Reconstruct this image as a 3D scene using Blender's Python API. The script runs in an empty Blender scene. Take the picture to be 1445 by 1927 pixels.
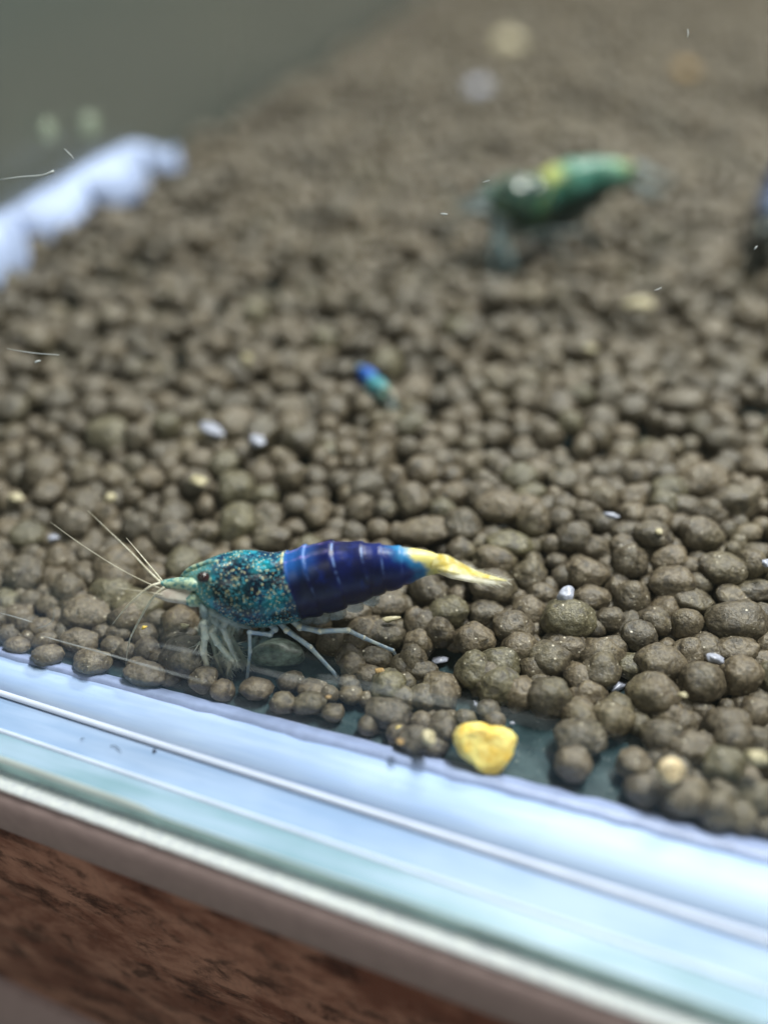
import bpy, bmesh, math, random
import numpy as np
from mathutils import Vector, Matrix, noise as mnoise

random.seed(7)
rng = np.random.default_rng(7)
scene = bpy.context.scene
COL = scene.collection
MM = 0.001

# ------------------------------------------------------------------ camera
W0, H0, FPX = 1445.0, 1927.0, 1750.0            # photograph size and focal length in its pixels
PITCH, YAW, CAMH = math.radians(37.7), math.radians(17.3), 0.055
CAM = Vector((0.0, -0.747 * CAMH, CAMH))
RGT = Vector((math.cos(YAW), math.sin(YAW), 0))
FWH = Vector((-math.sin(YAW), math.cos(YAW), 0))
FWD = FWH * math.cos(PITCH) - Vector((0, 0, 1)) * math.sin(PITCH)
UPV = FWH * math.sin(PITCH) + Vector((0, 0, 1)) * math.cos(PITCH)
cd = bpy.data.cameras.new('camera')
cam = bpy.data.objects.new('camera', cd); COL.objects.link(cam)
cam.matrix_world = Matrix.Translation(CAM) @ Matrix((RGT, UPV, -FWD)).transposed().to_4x4()
cd.sensor_fit = 'VERTICAL'; cd.sensor_height = 36.0; cd.lens = 36.0 * FPX / H0
cd.clip_start = 0.001; cd.clip_end = 20.0
cd.dof.use_dof = True; cd.dof.focus_distance = 0.0722
cd.dof.aperture_fstop = cd.lens / 4.2
scene.camera = cam

# ------------------------------------------------------------------ world, lamps, exposure
w = bpy.data.worlds.new('World'); scene.world = w; w.use_nodes = True
bg = w.node_tree.nodes['Background']
bg.inputs[0].default_value = (0.92, 1.0, 0.86, 1); bg.inputs[1].default_value = 0.145
def area(name, loc, aim, sx, sy, power, col):
    d = bpy.data.lights.new(name, 'AREA'); d.shape = 'RECTANGLE'; d.size = sx; d.size_y = sy
    d.energy = power; d.color = col
    o = bpy.data.objects.new(name, d); COL.objects.link(o)
    o.location = loc; o.rotation_euler = (Vector(aim) - Vector(loc)).to_track_quat('-Z', 'Y').to_euler()
    return o
area('over_tank_light', (0.06, 0.095, 0.27), (0.03, 0.08, 0), 0.12, 0.04, 1.62, (1.0, 0.98, 0.94))
area('over_tank_light', (0.03, 0.36, 0.30), (0.03, 0.30, 0), 0.16, 0.04, 1.35, (1.0, 0.98, 0.94))  # unseen second lamp, added to brighten the far soil
area('front_fill', (-0.4, -1.1, 0.75), (0, 0, 0), 0.5, 0.5, 2.9, (1.0, 0.96, 0.96))  # unseen fill, added to lift the front-facing surfaces
scene.view_settings.view_transform = 'Standard'; scene.view_settings.look = 'None'
scene.view_settings.exposure = 0.0; scene.view_settings.gamma = 1.0
scene.cycles.use_denoising = True
scene.cycles.max_bounces = 10; scene.cycles.transparent_max_bounces = 16
scene.cycles.caustics_reflective = False; scene.cycles.caustics_refractive = False

# ------------------------------------------------------------------ pixel -> place helpers
def ray(px, py):
    return RGT * ((px - W0 / 2) / FPX) - UPV * ((py - H0 / 2) / FPX) + FWD
def on_z(px, py, z=0.0):
    d = ray(px, py); return CAM + d * ((z - CAM.z) / d.z)
def on_plane(px, py, p0, n):
    d = ray(px, py); return CAM + d * ((p0 - CAM).dot(n) / d.dot(n))
def depth(p): return (p - CAM).dot(FWD)
def proj(p):
    q = p - CAM; z = q.dot(FWD)
    return W0 / 2 + FPX * q.dot(RGT) / z, H0 / 2 - FPX * q.dot(UPV) / z, z
def smooth(a, b, x):
    t = min(1, max(0, (x - a) / (b - a))); return t * t * (3 - 2 * t)

# ------------------------------------------------------------------ node helpers
class NT:
    def __init__(s, name):
        s.m = bpy.data.materials.new(name); s.m.use_nodes = True
        s.t = s.m.node_tree; s.n = s.t.nodes; s.l = s.t.links
        s.b = s.n['Principled BSDF']; s.out = s.n['Material Output']
    def put(s, sock, v):
        if isinstance(v, bpy.types.NodeSocket): s.l.new(v, sock)
        elif isinstance(v, (tuple, list)) and len(v) == 3 and sock.type == 'RGBA': sock.default_value = (*v, 1)
        else: sock.default_value = v
    def math(s, op, a, b=None, c=None, clamp=False):
        n = s.n.new('ShaderNodeMath'); n.operation = op; n.use_clamp = clamp
        for i, v in enumerate((a, b, c)):
            if v is not None: s.put(n.inputs[i], v)
        return n.outputs[0]
    def mix(s, f, a, b, mode='MIX'):
        n = s.n.new('ShaderNodeMix'); n.data_type = 'RGBA'; n.blend_type = mode
        s.put(n.inputs[0], f); s.put(n.inputs[6], a); s.put(n.inputs[7], b); return n.outputs[2]
    def step(s, v, a, b):                                  # smoothstep a..b -> 0..1
        n = s.n.new('ShaderNodeMapRange'); n.interpolation_type = 'SMOOTHSTEP'
        s.put(n.inputs[0], v); s.put(n.inputs[1], a); s.put(n.inputs[2], b)
        n.inputs[3].default_value = 0; n.inputs[4].default_value = 1; return n.outputs[0]
    def coord(s, kind='Object'): return s.n.new('ShaderNodeTexCoord').outputs[kind]
    def pos(s): return s.n.new('ShaderNodeNewGeometry').outputs['Position']
    def mapped(s, vec, scale=(1, 1, 1), rot=(0, 0, 0)):
        n = s.n.new('ShaderNodeMapping'); s.put(n.inputs[0], vec)
        n.inputs['Rotation'].default_value = rot; n.inputs['Scale'].default_value = scale; return n.outputs[0]
    def noise(s, vec, scale, detail=3, rough=.55, dist=0, out=0):
        n = s.n.new('ShaderNodeTexNoise'); s.put(n.inputs['Vector'], vec); n.inputs['Scale'].default_value = scale
        n.inputs['Detail'].default_value = detail; n.inputs['Roughness'].default_value = rough
        n.inputs['Distortion'].default_value = dist; return n.outputs[out]
    def voro(s, vec, scale, feature='F1', rnd=1.0):
        n = s.n.new('ShaderNodeTexVoronoi'); n.feature = feature; s.put(n.inputs['Vector'], vec)
        n.inputs['Scale'].default_value = scale; n.inputs['Randomness'].default_value = rnd; return n
    def attr(s, name):
        n = s.n.new('ShaderNodeAttribute'); n.attribute_name = name; return n.outputs['Fac']
    def rand(s): return s.n.new('ShaderNodeObjectInfo').outputs['Random']
    def bump(s, h, strength=.5, dist=.0002):
        n = s.n.new('ShaderNodeBump'); s.put(n.inputs['Height'], h)
        n.inputs['Strength'].default_value = strength; n.inputs['Distance'].default_value = dist
        s.l.new(n.outputs[0], s.b.inputs['Normal'])
    def set(s, **k):
        nm = dict(col='Base Color', rough='Roughness', spec='Specular IOR Level', alpha='Alpha', sss='Subsurface Weight',
                  coat='Coat Weight', coatr='Coat Roughness', trans='Transmission Weight', sheen='Sheen Weight')
        for a, v in k.items(): s.put(s.b.inputs[nm[a]], v)
        return s
    def sub(s, radius, scale=1.0):
        s.b.inputs['Subsurface Radius'].default_value = radius; s.b.inputs['Subsurface Scale'].default_value = scale

MATS = {}
def simple(name, col, rough=.5, spec=.4, var=.15, scale=300, sss=0, alpha=1.0, bump=0, dist=.0001):
    k = NT(name); c = k.coord()
    f = k.noise(c, scale, 4)
    dark = tuple(x * (1 - var) for x in col); lite = tuple(min(1, x * (1 + var)) for x in col)
    k.set(col=k.mix(k.step(f, .3, .7), dark, lite), rough=rough, spec=spec)
    if sss:
        k.set(sss=sss); k.sub((1, .9, .8), .0006)
    if alpha < 1: k.set(alpha=alpha)
    if bump: k.bump(k.noise(c, scale * 4, 4), bump, dist)
    MATS[name] = k.m; return k.m

# soil pellets: baked brown clay with fine grain, olive algae film and pale specks, mineral grains and painted wet glints
def pellet_mat(name, a, b, algae=.35):
    k = NT(name); p = k.pos()
    r = k.math('FRACT', k.math('ADD', k.rand(), k.attr('rnd')))
    base = k.mix(r, a, b)
    base = k.mix(k.math('MULTIPLY', k.step(k.noise(p, 130, 3), .52, .68), algae), base, (.135, .120, .052))
    g = k.noise(p, 2600, 5, .7)
    base = k.mix(k.step(g, .36, .66), k.mix(.55, base, (.018, .014, .010)), k.mix(.24, base, (.34, .29, .20)))
    pit = k.noise(p, 900, 3, .6)
    base = k.mix(k.math('MULTIPLY', k.step(pit, .57, .66), .7), base, (.020, .015, .012))
    sv = k.mapped(p, (1, 1, 2.2), (.5, .3, .8))
    v = k.voro(sv, 2300)
    sel = k.step(v.outputs['Color'], .74, .88)
    dots = k.math('MULTIPLY', k.step(v.outputs['Distance'], .30, .14), sel)
    base = k.mix(k.math('MULTIPLY', dots, .9), base, (.70, .64, .52))
    k.set(col=base, rough=k.mix(dots, (.48,) * 3, (.16,) * 3), spec=.75)
    h = k.math('ADD', k.math('MULTIPLY', g, .6), k.math('SUBTRACT', 1.0, k.math('MULTIPLY', pit, 1.2)))
    k.bump(h, .8, .00028)
    MATS[name] = k.m; return k.m
pellet_mat('soil', (.034, .0245, .0125), (.128, .093, .052))
pellet_mat('soil_olive', (.066, .060, .026), (.10, .088, .040), .8)
pellet_mat('soil_rust', (.20, .11, .062), (.22, .12, .07), .2)

# clear panes: thin-glass mix of clear and mirror by Fresnel
def glass_mat(name, f0, f1, rough):
    k = NT(name); k.n.remove(k.b)
    tr = k.n.new('ShaderNodeBsdfTransparent'); tr.inputs[0].default_value = (.965, .985, .975, 1)
    gl = k.n.new('ShaderNodeBsdfGlossy'); gl.inputs['Roughness'].default_value = rough
    lw = k.n.new('ShaderNodeLayerWeight'); lw.inputs[0].default_value = .5      # Schlick, the same from either side of a face
    fr = k.math('MULTIPLY_ADD', k.math('POWER', lw.outputs['Facing'], 5.0), .5, .022) if name == 'clear_glass' else k.math('MULTIPLY_ADD', lw.outputs['Facing'], f1, f0)
    mx = k.n.new('ShaderNodeMixShader')
    k.l.new(fr, mx.inputs[0]); k.l.new(tr.outputs[0], mx.inputs[1]); k.l.new(gl.outputs[0], mx.inputs[2])
    k.l.new(mx.outputs[0], k.out.inputs[0]); MATS[name] = k.m
glass_mat('clear_glass', 0, 0, .03)
glass_mat('reflective_glass', .06, .40, .28)           # side pane, reflection raised at a slant to blend in mirrored soil

# ------------------------------------------------------------------ mesh helpers
def obj(name, mesh, mat=None, parent=None, smooth_=True):
    o = bpy.data.objects.new(name, mesh); COL.objects.link(o)
    if mat: mesh.materials.append(MATS[mat] if isinstance(mat, str) else mat)
    if smooth_ and len(mesh.polygons): mesh.polygons.foreach_set('use_smooth', [True] * len(mesh.polygons))
    if parent: o.parent = parent
    return o
def pyd(name, v, f):
    m = bpy.data.meshes.new(name); m.from_pydata([tuple(x) for x in v], [], f); m.update(); return m
def tag(o, label=None, cat=None, group=None, kind=None):
    if label: o['label'] = label
    if cat: o['category'] = cat
    if group: o['group'] = group
    if kind: o['kind'] = kind
    return o
def empty(name, loc=(0, 0, 0), rz=0):
    o = bpy.data.objects.new(name, None); COL.objects.link(o); o.location = loc; o.rotation_euler = (0, 0, rz)
    o.empty_display_size = .005; return o
def catmull(pts, n):
    P = [Vector(p) for p in pts]; P = [P[0] * 2 - P[1]] + P + [P[-1] * 2 - P[-2]]; out = []
    for i in range(1, len(P) - 2):
        for j in range(n):
            t = j / n; a, b, c, d = P[i - 1:i + 3]
            out.append(.5 * ((2 * b) + (c - a) * t + (2 * a - 5 * b + 4 * c - d) * t * t + (3 * b - a - 3 * c + d) * t ** 3))
    out.append(P[-2]); return out
def tube_vf(pts, rad, sides=8, sub=4, v=None, f=None, flat=1.0):
    v = [] if v is None else v; f = [] if f is None else f
    c = catmull(pts, sub) if sub > 1 else [Vector(p) for p in pts]
    n = len(c); base = len(v)
    xs = np.linspace(0, 1, len(rad)); ref = Vector((.13, .9, .41))
    for i, p in enumerate(c):
        t = (c[min(i + 1, n - 1)] - c[max(i - 1, 0)]).normalized()
        a = t.cross(ref).normalized(); b = t.cross(a)
        r = float(np.interp(i / (n - 1), xs, rad))
        for k in range(sides):
            th = 2 * math.pi * k / sides
            v.append(p + a * (r * math.cos(th)) + b * (r * flat * math.sin(th)))
    for i in range(n - 1):
        for k in range(sides):
            k2 = (k + 1) % sides
            f.append((base + i * sides + k, base + i * sides + k2, base + (i + 1) * sides + k2, base + (i + 1) * sides + k))
    f.append(tuple(base + k for k in reversed(range(sides))))
    f.append(tuple(base + (n - 1) * sides + k for k in range(sides)))
    return v, f
def tube(name, pts, rad, mat, parent=None, sides=8, sub=4, flat=1.0):
    v, f = tube_vf(pts, rad, sides, sub, flat=flat); return obj(name, pyd(name, v, f), mat, parent)
def ico(sub):
    bm = bmesh.new(); bmesh.ops.create_icosphere(bm, subdivisions=sub, radius=1)
    v = np.array([x.co[:] for x in bm.verts]); f = np.array([[q.index for q in p.verts] for p in bm.faces]); bm.free()
    return v, f
def lump(sub, seed, amp=.12, freq=1.1, fine=.02, cuts=0):
    v, f = ico(sub); out = []
    rs = random.Random(seed); planes = []
    for _ in range(cuts):
        n = Vector((rs.gauss(0, 1), rs.gauss(0, 1), rs.gauss(0, 1))).normalized(); planes.append((n, rs.uniform(.55, .85)))
    off = Vector((seed * 3.7, seed * 1.3, -seed * 2.1))
    for p in v:
        q = Vector(p); r = 1 + amp * 1.8 * mnoise.noise(q * freq + off) + fine * mnoise.noise(q * 5 + off) + fine * .6 * mnoise.noise(q * 11 + off) + fine * .35 * mnoise.noise(q * 23 + off)
        q = q * r
        for n, d in planes:
            e = q.dot(n) - d
            if e > 0: q -= n * e * .9
        out.append(q)
    return np.array([x[:] for x in out]), f
def mesh_np(name, v, f):
    m = bpy.data.meshes.new(name); n = len(v); k = len(f)
    m.vertices.add(n); m.vertices.foreach_set('co', np.asarray(v, np.float32).ravel())
    m.loops.add(k * 3); m.loops.foreach_set('vertex_index', np.asarray(f, np.int32).ravel())
    m.polygons.add(k); m.polygons.foreach_set('loop_start', np.arange(0, k * 3, 3, dtype=np.int32))
    m.polygons.foreach_set('use_smooth', np.ones(k, dtype=bool)); m.update(calc_edges=True); return m

# ================================================================== TANK, MAT AND STAND
XL = -1.475 * CAMH                                     # left side pane
def smear(name, c1, c2, rough):                        # milky silicone or frosted glass with long smears along the seam
    k = NT(name); p = k.mapped(k.pos(), (.10, 1, 1), (0, 0, -math.radians(4)))
    a_ = k.noise(p, 700, 4, .6); b_ = k.noise(k.pos(), 90, 3)
    f = k.math('ADD', k.math('MULTIPLY', a_, .6), k.math('MULTIPLY', b_, .4))
    d = k.noise(k.pos(), 2600, 2); col = k.mix(k.step(f, .38, .62), c1, c2)
    col = k.mix(k.math('MULTIPLY', k.step(d, .70, .76), .35), col, (.25, .32, .45))
    k.set(col=col, rough=rough, spec=.3); MATS[name] = k.m
smear('frosted_joint', (.33, .46, .72), (.44, .57, .80), .6)
smear('ledge_glass', (.26, .39, .62), (.37, .50, .73), .5)
smear('glass_edge', (.21, .35, .43), (.33, .46, .60), .3)
simple('silicone', (.25, .31, .50), .4, .4, .12, 700, bump=.2)
simple('cream_bead', (.58, .66, .82), .45, .3, .05, 300)
simple('glass_green', (.46, .68, .68), .1, .6, .2, 200)
simple('arris', (.80, .92, .92), .1, .8, .05, 300)  # near-white, paints the highlight along the bevel
simple('foam', (.86, .90, .97), .9, .1, .12, 2500, bump=.8, dist=.0003)
simple('trim', (.40, .30, .29), .6, .2, .06, 900, bump=.15)
simple('scratch', (.55, .58, .60), .5, .3, .3, 900, alpha=.6)

def floor_glass():
    k = NT('tank_floor'); p = k.pos()
    f = k.noise(p, 350, 5, .65); g = k.noise(p, 2500, 3)
    c = k.mix(k.step(f, .35, .7), (.016, .034, .040), (.050, .082, .090))
    c = k.mix(k.math('MULTIPLY', k.step(g, .62, .72), .4), c, (.30, .34, .33))
    k.set(col=c, rough=.25, spec=.12); k.bump(g, .08, .0001); MATS['tank_floor'] = k.m
floor_glass()

def line(px1, py1, px2, py2, z):                       # a straight edge through two photographed points at height z
    a, b = on_z(px1, py1, z), on_z(px2, py2, z)
    return a, (b - a)
def at_x(L, x):
    a, d = L; t = (x - a.x) / d.x; return a + d * t
NX = 160; X0, X1 = XL - .004, 0.14
XS = np.linspace(X0, X1, NX)
def strip(name, rows, mat, parent):                    # rows: list of lists of points along x, lofted
    v = [p for r in rows for p in r]; n = len(rows[0]); f = []
    for i in range(len(rows) - 1):
        for j in range(n - 1):
            f.append((i * n + j, i * n + j + 1, (i + 1) * n + j + 1, (i + 1) * n + j))
    f.append(tuple(i * n for i in reversed(range(len(rows))))); f.append(tuple(i * n + n - 1 for i in range(len(rows))))
    return obj(name, pyd(name, v, f), mat, parent)
L0 = line(0, 1222, 1445, 1590, 0.0)                    # inner edge of the silicone bead
L1 = line(0, 1300, 1445, 1765, .0004)                  # foot of the front pane, outside
L2 = line(0, 1375, 1126, 1759, 0.0)                    # front arris of the bottom panel
N2 = Vector((L2[1].y, -L2[1].x, 0)).normalized()       # outward normal of the front
def drop(px1, py1, px2, py2, out):                     # edge on the vertical plane `out` metres in front of the arris
    p0 = L2[0] + N2 * out
    a, b = on_plane(px1, py1, p0, N2), on_plane(px2, py2, p0, N2); return a, b - a
LB = drop(0, 1432, 1097, 1812, .0022)                  # foot of the wide bevel, shaped so the panel's front edge catches more light
L3 = drop(0, 1462, 1097, 1846, .0023)                  # bottom of the panel's edge
L4 = drop(0, 1489, 1185, 1914, .0038)                  # bottom of the foam
L5 = drop(0, 1562, 951, 1927, .0043)                   # bottom of the trim
L6 = drop(0, 1848, 166, 1927, .0041)                   # bottom of the brown board

tank = tag(empty('aquarium', (0, 0, 0)), 'clear glass aquarium with silicone seams holding brown soil', 'aquarium')
def rowL(L, dz=0, out=0.0, jit=0, fr=600, seed=0):
    r = []
    for x in XS:
        p = at_x(L, x); q = p + N2 * out + Vector((0, 0, dz))
        if jit:
            q = q + N2 * (jit * mnoise.noise(Vector((x * fr, seed, 0)))) + Vector((0, 0, jit * .7 * mnoise.noise(Vector((x * fr * 1.7, seed + 9, 0)))))
        r.append(q)
    return r
PT = .0032                                             # pane thickness
N1 = Vector((L1[1].y, -L1[1].x, 0)).normalized()
# bottom panel: dark top inside, clear ledge in front
yb = .46
v = [Vector((X0, 0, 0)), Vector((X1 + .12, 0, 0))]
p = [at_x(L1, X0), at_x(L1, X1 + .12)]
vv = [p[0], p[1], Vector((X1 + .12, yb, 0)), Vector((X0, yb, 0))]
vv = [Vector((q.x, q.y, 0)) for q in vv] + [Vector((q.x, q.y, -.003)) for q in vv]
obj('bottom_panel', pyd('bottom_panel', vv, [(0, 1, 2, 3), (7, 6, 5, 4), (0, 4, 5, 1), (1, 5, 6, 2), (2, 6, 7, 3), (3, 7, 4, 0)]), 'tank_floor', tank, False)
# silicone bead inside and milky joint under the pane
def rowmix(t, z, jit=0, seed=0):
    r = []
    for x in XS:
        a, b = at_x(L0, x), at_x(L1, x); q = a.lerp(b, t); q.z = z
        if jit: q = q + N2 * (jit * mnoise.noise(Vector((x * 500, seed, 0))) + jit * .6 * mnoise.noise(Vector((x * 1900, seed, 3))))
        r.append(q)
    return r
def rows_bead():
    return [rowmix(-.02, .0001, .00025, 1), rowmix(.02, .00045, .0002, 1), rowmix(.16, .0008, .00015, 2), rowmix(.26, .0009, .0003, 3), rowmix(.31, .0003, .0003, 3)]
strip('silicone_bead', rows_bead(), 'silicone', tank)
strip('milky_joint', [rowmix(.28, .0001), rowmix(.28, .0006), rowmix(.60, .0005), rowmix(.97, .0004), rowmix(.97, .0001)], 'frosted_joint', tank)
b0 = []
for a in np.linspace(0, math.pi, 6):
    b0.append(rowL(L1, dz=-.00022 + .00024 * math.sin(a), out=.00030 * -math.cos(a)))
strip('pane_foot_bead', b0, 'cream_bead', tank)
strip('front_ledge', [rowL(L1, -.00036, .00025), rowL(L2, -.0002, -.0001)], 'ledge_glass', tank)
strip('rounded_arris', [rowL(L2, -.0002, -.00035), rowL(L2, .0, -.00015), rowL(L2, -.00008, .0), rowL(L2, -.0002, .00006)], 'cream_bead', tank)
RB, R3_ = rowL(LB), rowL(L3)
mb = lambda t: [a.lerp(b, t) for a, b in zip(rowL(L2, -.0002), RB)]
mg = lambda t: [a.lerp(b, t) for a, b in zip(RB, R3_)]
strip('panel_edge', [mb(0), mb(.5), mb(1)], 'glass_edge', tank)
strip('panel_edge_green', [mg(.0), mg(.5), [q - N2 * .0003 for q in mg(1.04)]], 'glass_green', tank)
# highlight painted as a pale strip along the bevel's foot, broad at one end
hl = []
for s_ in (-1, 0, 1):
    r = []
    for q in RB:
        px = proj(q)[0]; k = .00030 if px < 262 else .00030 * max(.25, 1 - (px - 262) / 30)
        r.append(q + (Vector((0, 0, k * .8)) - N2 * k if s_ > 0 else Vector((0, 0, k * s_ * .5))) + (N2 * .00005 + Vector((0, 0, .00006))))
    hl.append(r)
strip('highlight_strip', hl, 'arris', tank)
# front pane: slab standing on the joint
def pane(name, a, b, inward, th, z0, z1, parent, mat='clear_glass'):
    o = inward * th
    q = [a, b, b + o, a + o]
    vs = [Vector((c.x, c.y, z0)) for c in q] + [Vector((c.x, c.y, z1)) for c in q]
    return obj(name, pyd(name, vs, [(0, 1, 5, 4), (1, 2, 6, 5), (2, 3, 7, 6), (3, 0, 4, 7), (4, 5, 6, 7)]), mat, parent, False)
fp = pane('front_pane', at_x(L1, XL), at_x(L1, X1 + .1), -N1, PT, .0011, .12, tank)
pane('side_pane', Vector((XL, yb, 0)), Vector((XL, at_x(L1, XL).y + PT + .0005, 0)), Vector((-1, 0, 0)), .004, .0005, .12, tank, 'reflective_glass')
simple('side_seam', (.36, .44, .66), .4, .3, .25, 250)
# lumpy white silicone seam along the foot of the side pane
yy = np.linspace(.004, .101, 320); rows = []
for a in np.linspace(0, math.pi / 2, 8):
    r = []
    for y in yy:
        lobe = abs(math.sin(math.pi * (y - .041 + .002 * mnoise.noise(Vector((y * 90, 1, 0)))) / .0155)) ** .45
        w_ = (.0008 + .0040 * lobe) * smooth(.103, .092, y) + .0004
        zt = .0132 * (1 + .10 * mnoise.noise(Vector((y * 90, 5, 0)))) * (.62 + .38 * smooth(.101, .085, y)); zb = .0108 - .0034 * lobe
        r.append(Vector((XL + .0002 + w_ * math.cos(a) ** .7, y, zb + (zt - zb) * math.sin(a))))
    rows.append(r)
strip('side_seam', rows, 'side_seam', tank)

# foam mat, trim and board of the stand
def ragged(L, dz, out, jit, seed):
    r = []
    for x in np.linspace(X0, X1, 900):
        p = at_x(L, x); n1 = mnoise.noise(Vector((x * 900, seed, 0))); n2 = mnoise.noise(Vector((x * 3600, seed, 5)))
        r.append(p + N2 * (out + jit * .5 * n1) + Vector((0, 0, dz + jit * (n1 * .6 + n2 * .7))))
    return r
fm = tag(empty('foam_mat'), 'thin white foam mat with ragged edge under the glass aquarium', 'mat')
strip('foam_edge', [ragged(L3, .0, -.003, 0, 1), ragged(L3, .00012, .0001, .00012, 1), ragged(L3, .00002, .0004, .00026, 2), ragged(L4, .0002, .0, .0001, 3), ragged(L4, -.0001, -.0002, .0001, 3), ragged(L4, -.0001, -.003, 0, 4)], 'foam', fm)

def board_mat():
    k = NT('brown_board'); c = k.mapped(k.pos(), (1, 1, 1.5), (0, .5, 0))
    a = k.noise(c, 120, 6, .66, .3); b = k.noise(c, 260, 6, .7, .4); g = k.noise(k.mapped(k.pos(), (1, 1, .25)), 3000, 2)
    col = k.mix(k.step(a, .38, .64), (.19, .075, .05), (.46, .24, .17))
    col = k.mix(k.step(b, .47, .66), col, k.mix(.8, col, (.03, .014, .012)))
    col = k.mix(k.math('MULTIPLY', k.step(g, .5, .75), .30), col, (.26, .15, .115))
    k.set(col=col, rough=.7, spec=.2); k.bump(b, .3, .0003); MATS['brown_board'] = k.m
board_mat()
st = tag(empty('tank_stand'), 'brown mottled stand with mauve edge strips below the foam mat', 'stand')
def rr(L, out, dz=0): return rowL(L, dz, out)
strip('edge_strip', [rr(L4, -.004, -.0002), rr(L4, -.0001, -.0002), rr(L4, .0004, -.0004), rr(L5, .0, .0003), rr(L5, -.0002, 0), rr(L5, -.004, 0)], 'trim', st)
strip('face_board', [rr(L5, -.004, -.0001), rr(L5, -.0006, -.0001), rr(L5, -.0003, -.0005), rr(L6, -.0004, .0003), rr(L6, -.0006, .0001), rr(L6, -.004, 0)], 'brown_board', st)
strip('edge_strip', [rr(L6, -.004, -.0002), rr(L6, .0, -.0002), rr(L6, .0004, -.0005), rr(L6, .0012, -.02), rr(L6, -.004, -.02)], 'trim', st)

# ================================================================== SOIL PELLETS
def ground(x, y):                                       # height of the bed the top pellets rest on
    s = .0040 * smooth(.006, .030, y)
    s += smooth(.02, .06, y) * (.0022 * mnoise.noise(Vector((x * 55, y * 55, 1))) + .0020 * mnoise.noise(Vector((x * 120, y * 120, 7))))
    s += .0012 * smooth(XL + .022, XL + .006, x) * smooth(.02, .045, y) * smooth(.095, .055, y)
    s += .0012 * smooth(XL + .02, XL + .004, x) * smooth(.02, .05, y)
    return max(s, 0)
pel = []                                                # (x, y, z, sx, sy, sz, rz, layer, material)
def hand(ox, oy, sc, lst, mat='soil'):
    for e in lst:
        cx, cy, rx, ry = e[:4]; m = e[4] if len(e) > 4 else mat
        px, py = ox + cx / sc, oy + cy / sc; z = .0015; r = .0015
        for _ in range(5):
            P = on_z(px, py, z); mpp = depth(P) / FPX
            r = .5 * (rx + ry) / sc * mpp; z = ground(P.x, P.y) + r * .92
        a, b = .95 * rx / sc * mpp, .95 * ry / sc * mpp
        pel.append([P.x, P.y, z, a, .5 * (a + b) * .97, b * 1.0, YAW + random.uniform(-.15, .15), 0, m])
O = 'soil_olive'
hand(800, 1000, 2.24, [(150, 90, 70, 70), (320, 95, 100, 60), (440, 185, 82, 66), (550, 130, 50, 40), (680, 180, 96, 70), (860, 130, 80, 78), (720, 70, 72, 50), (500, 40, 44, 40), (940, 60, 80, 50),
    (1030, 120, 80, 60), (1040, 220, 102, 75), (1250, 160, 108, 66), (1150, 120, 50, 36), (1390, 250, 90, 42), (290, 230, 110, 66), (490, 265, 72, 52), (700, 280, 88, 56), (870, 280, 80, 75),
    (90, 350, 92, 72, O), (250, 345, 80, 55), (440, 340, 60, 42), (600, 380, 120, 86, O), (780, 370, 66, 56), (1130, 295, 96, 46), (1310, 285, 92, 40), (1100, 390, 76, 70), (1310, 390, 126, 86),
    (20, 450, 66, 78), (210, 455, 95, 75), (370, 400, 102, 66), (395, 495, 86, 70), (900, 440, 80, 72), (780, 490, 76, 52), (600, 480, 90, 60), (525, 540, 97, 80), (740, 590, 95, 80), (210, 590, 92, 86, O), (310, 560, 90, 74, O), (300, 650, 100, 76, O),
    (990, 560, 110, 80), (1110, 510, 86, 60), (1310, 490, 102, 62), (480, 640, 66, 50), (520, 700, 100, 96), (960, 690, 112, 100), (1160, 640, 102, 92), (1330, 610, 92, 92), (790, 790, 102, 80),
    (650, 870, 122, 66), (620, 980, 80, 80), (30, 680, 80, 60), (280, 790, 52, 60), (1000, 870, 97, 82), (1080, 810, 72, 60), (1280, 820, 102, 82), (1410, 750, 66, 70), (880, 980, 80, 72), (920, 1090, 82, 72),
    (1130, 920, 112, 80), (1250, 1000, 104, 92, O), (1090, 1120, 112, 80), (1225, 1170, 100, 86), (1390, 900, 80, 82), (1390, 1120, 92, 86), (1440, 480, 60, 60), (1430, 1010, 60, 60)])
hand(520, 980, 3.141, [(120, 40, 105, 42), (310, 100, 100, 45), (870, 60, 160, 66), (640, 490, 140, 72), (430, 545, 150, 76), (340, 720, 112, 84), (820, 580, 72, 84), (640, 670, 140, 80), (590, 810, 108, 66), (555, 915, 100, 60),
    (935, 620, 66, 56), (900, 700, 104, 90), (860, 890, 110, 62), (930, 1010, 130, 70)])
hand(900, 700, 2.651, [(285, 755, 96, 90), (110, 680, 126, 80), (430, 670, 80, 66), (250, 610, 92, 52, O), (480, 830, 96, 84), (620, 640, 80, 76), (765, 640, 75, 80), (940, 600, 106, 76, O), (1020, 670, 106, 56), (1110, 540, 140, 80), (1280, 650, 126, 96),
    (620, 760, 72, 62), (850, 710, 60, 42), (740, 800, 92, 56), (850, 860, 100, 70), (1110, 810, 120, 80), (1000, 760, 92, 50), (1240, 790, 60, 62), (1350, 800, 82, 46), (130, 890, 126, 64, O), (70, 810, 66, 42),
    (340, 850, 55, 56), (620, 510, 70, 66), (770, 520, 82, 88), (580, 340, 80, 88), (340, 330, 80, 96), (880, 440, 96, 92), (720, 320, 80, 56), (975, 260, 86, 50), (1220, 350, 110, 80), (1050, 370, 60, 50),
    (1400, 480, 100, 78), (760, 190, 100, 78), (1020, 150, 130, 70), (400, 180, 106, 86), (60, 170, 80, 80), (230, 430, 92, 72), (210, 530, 100, 70, O), (440, 540, 112, 56), (80, 320, 92, 72), (70, 440, 76, 52), (1200, 210, 72, 52), (1420, 680, 60, 52), (1390, 900, 80, 50), (1270, 890, 52, 50)])
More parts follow.
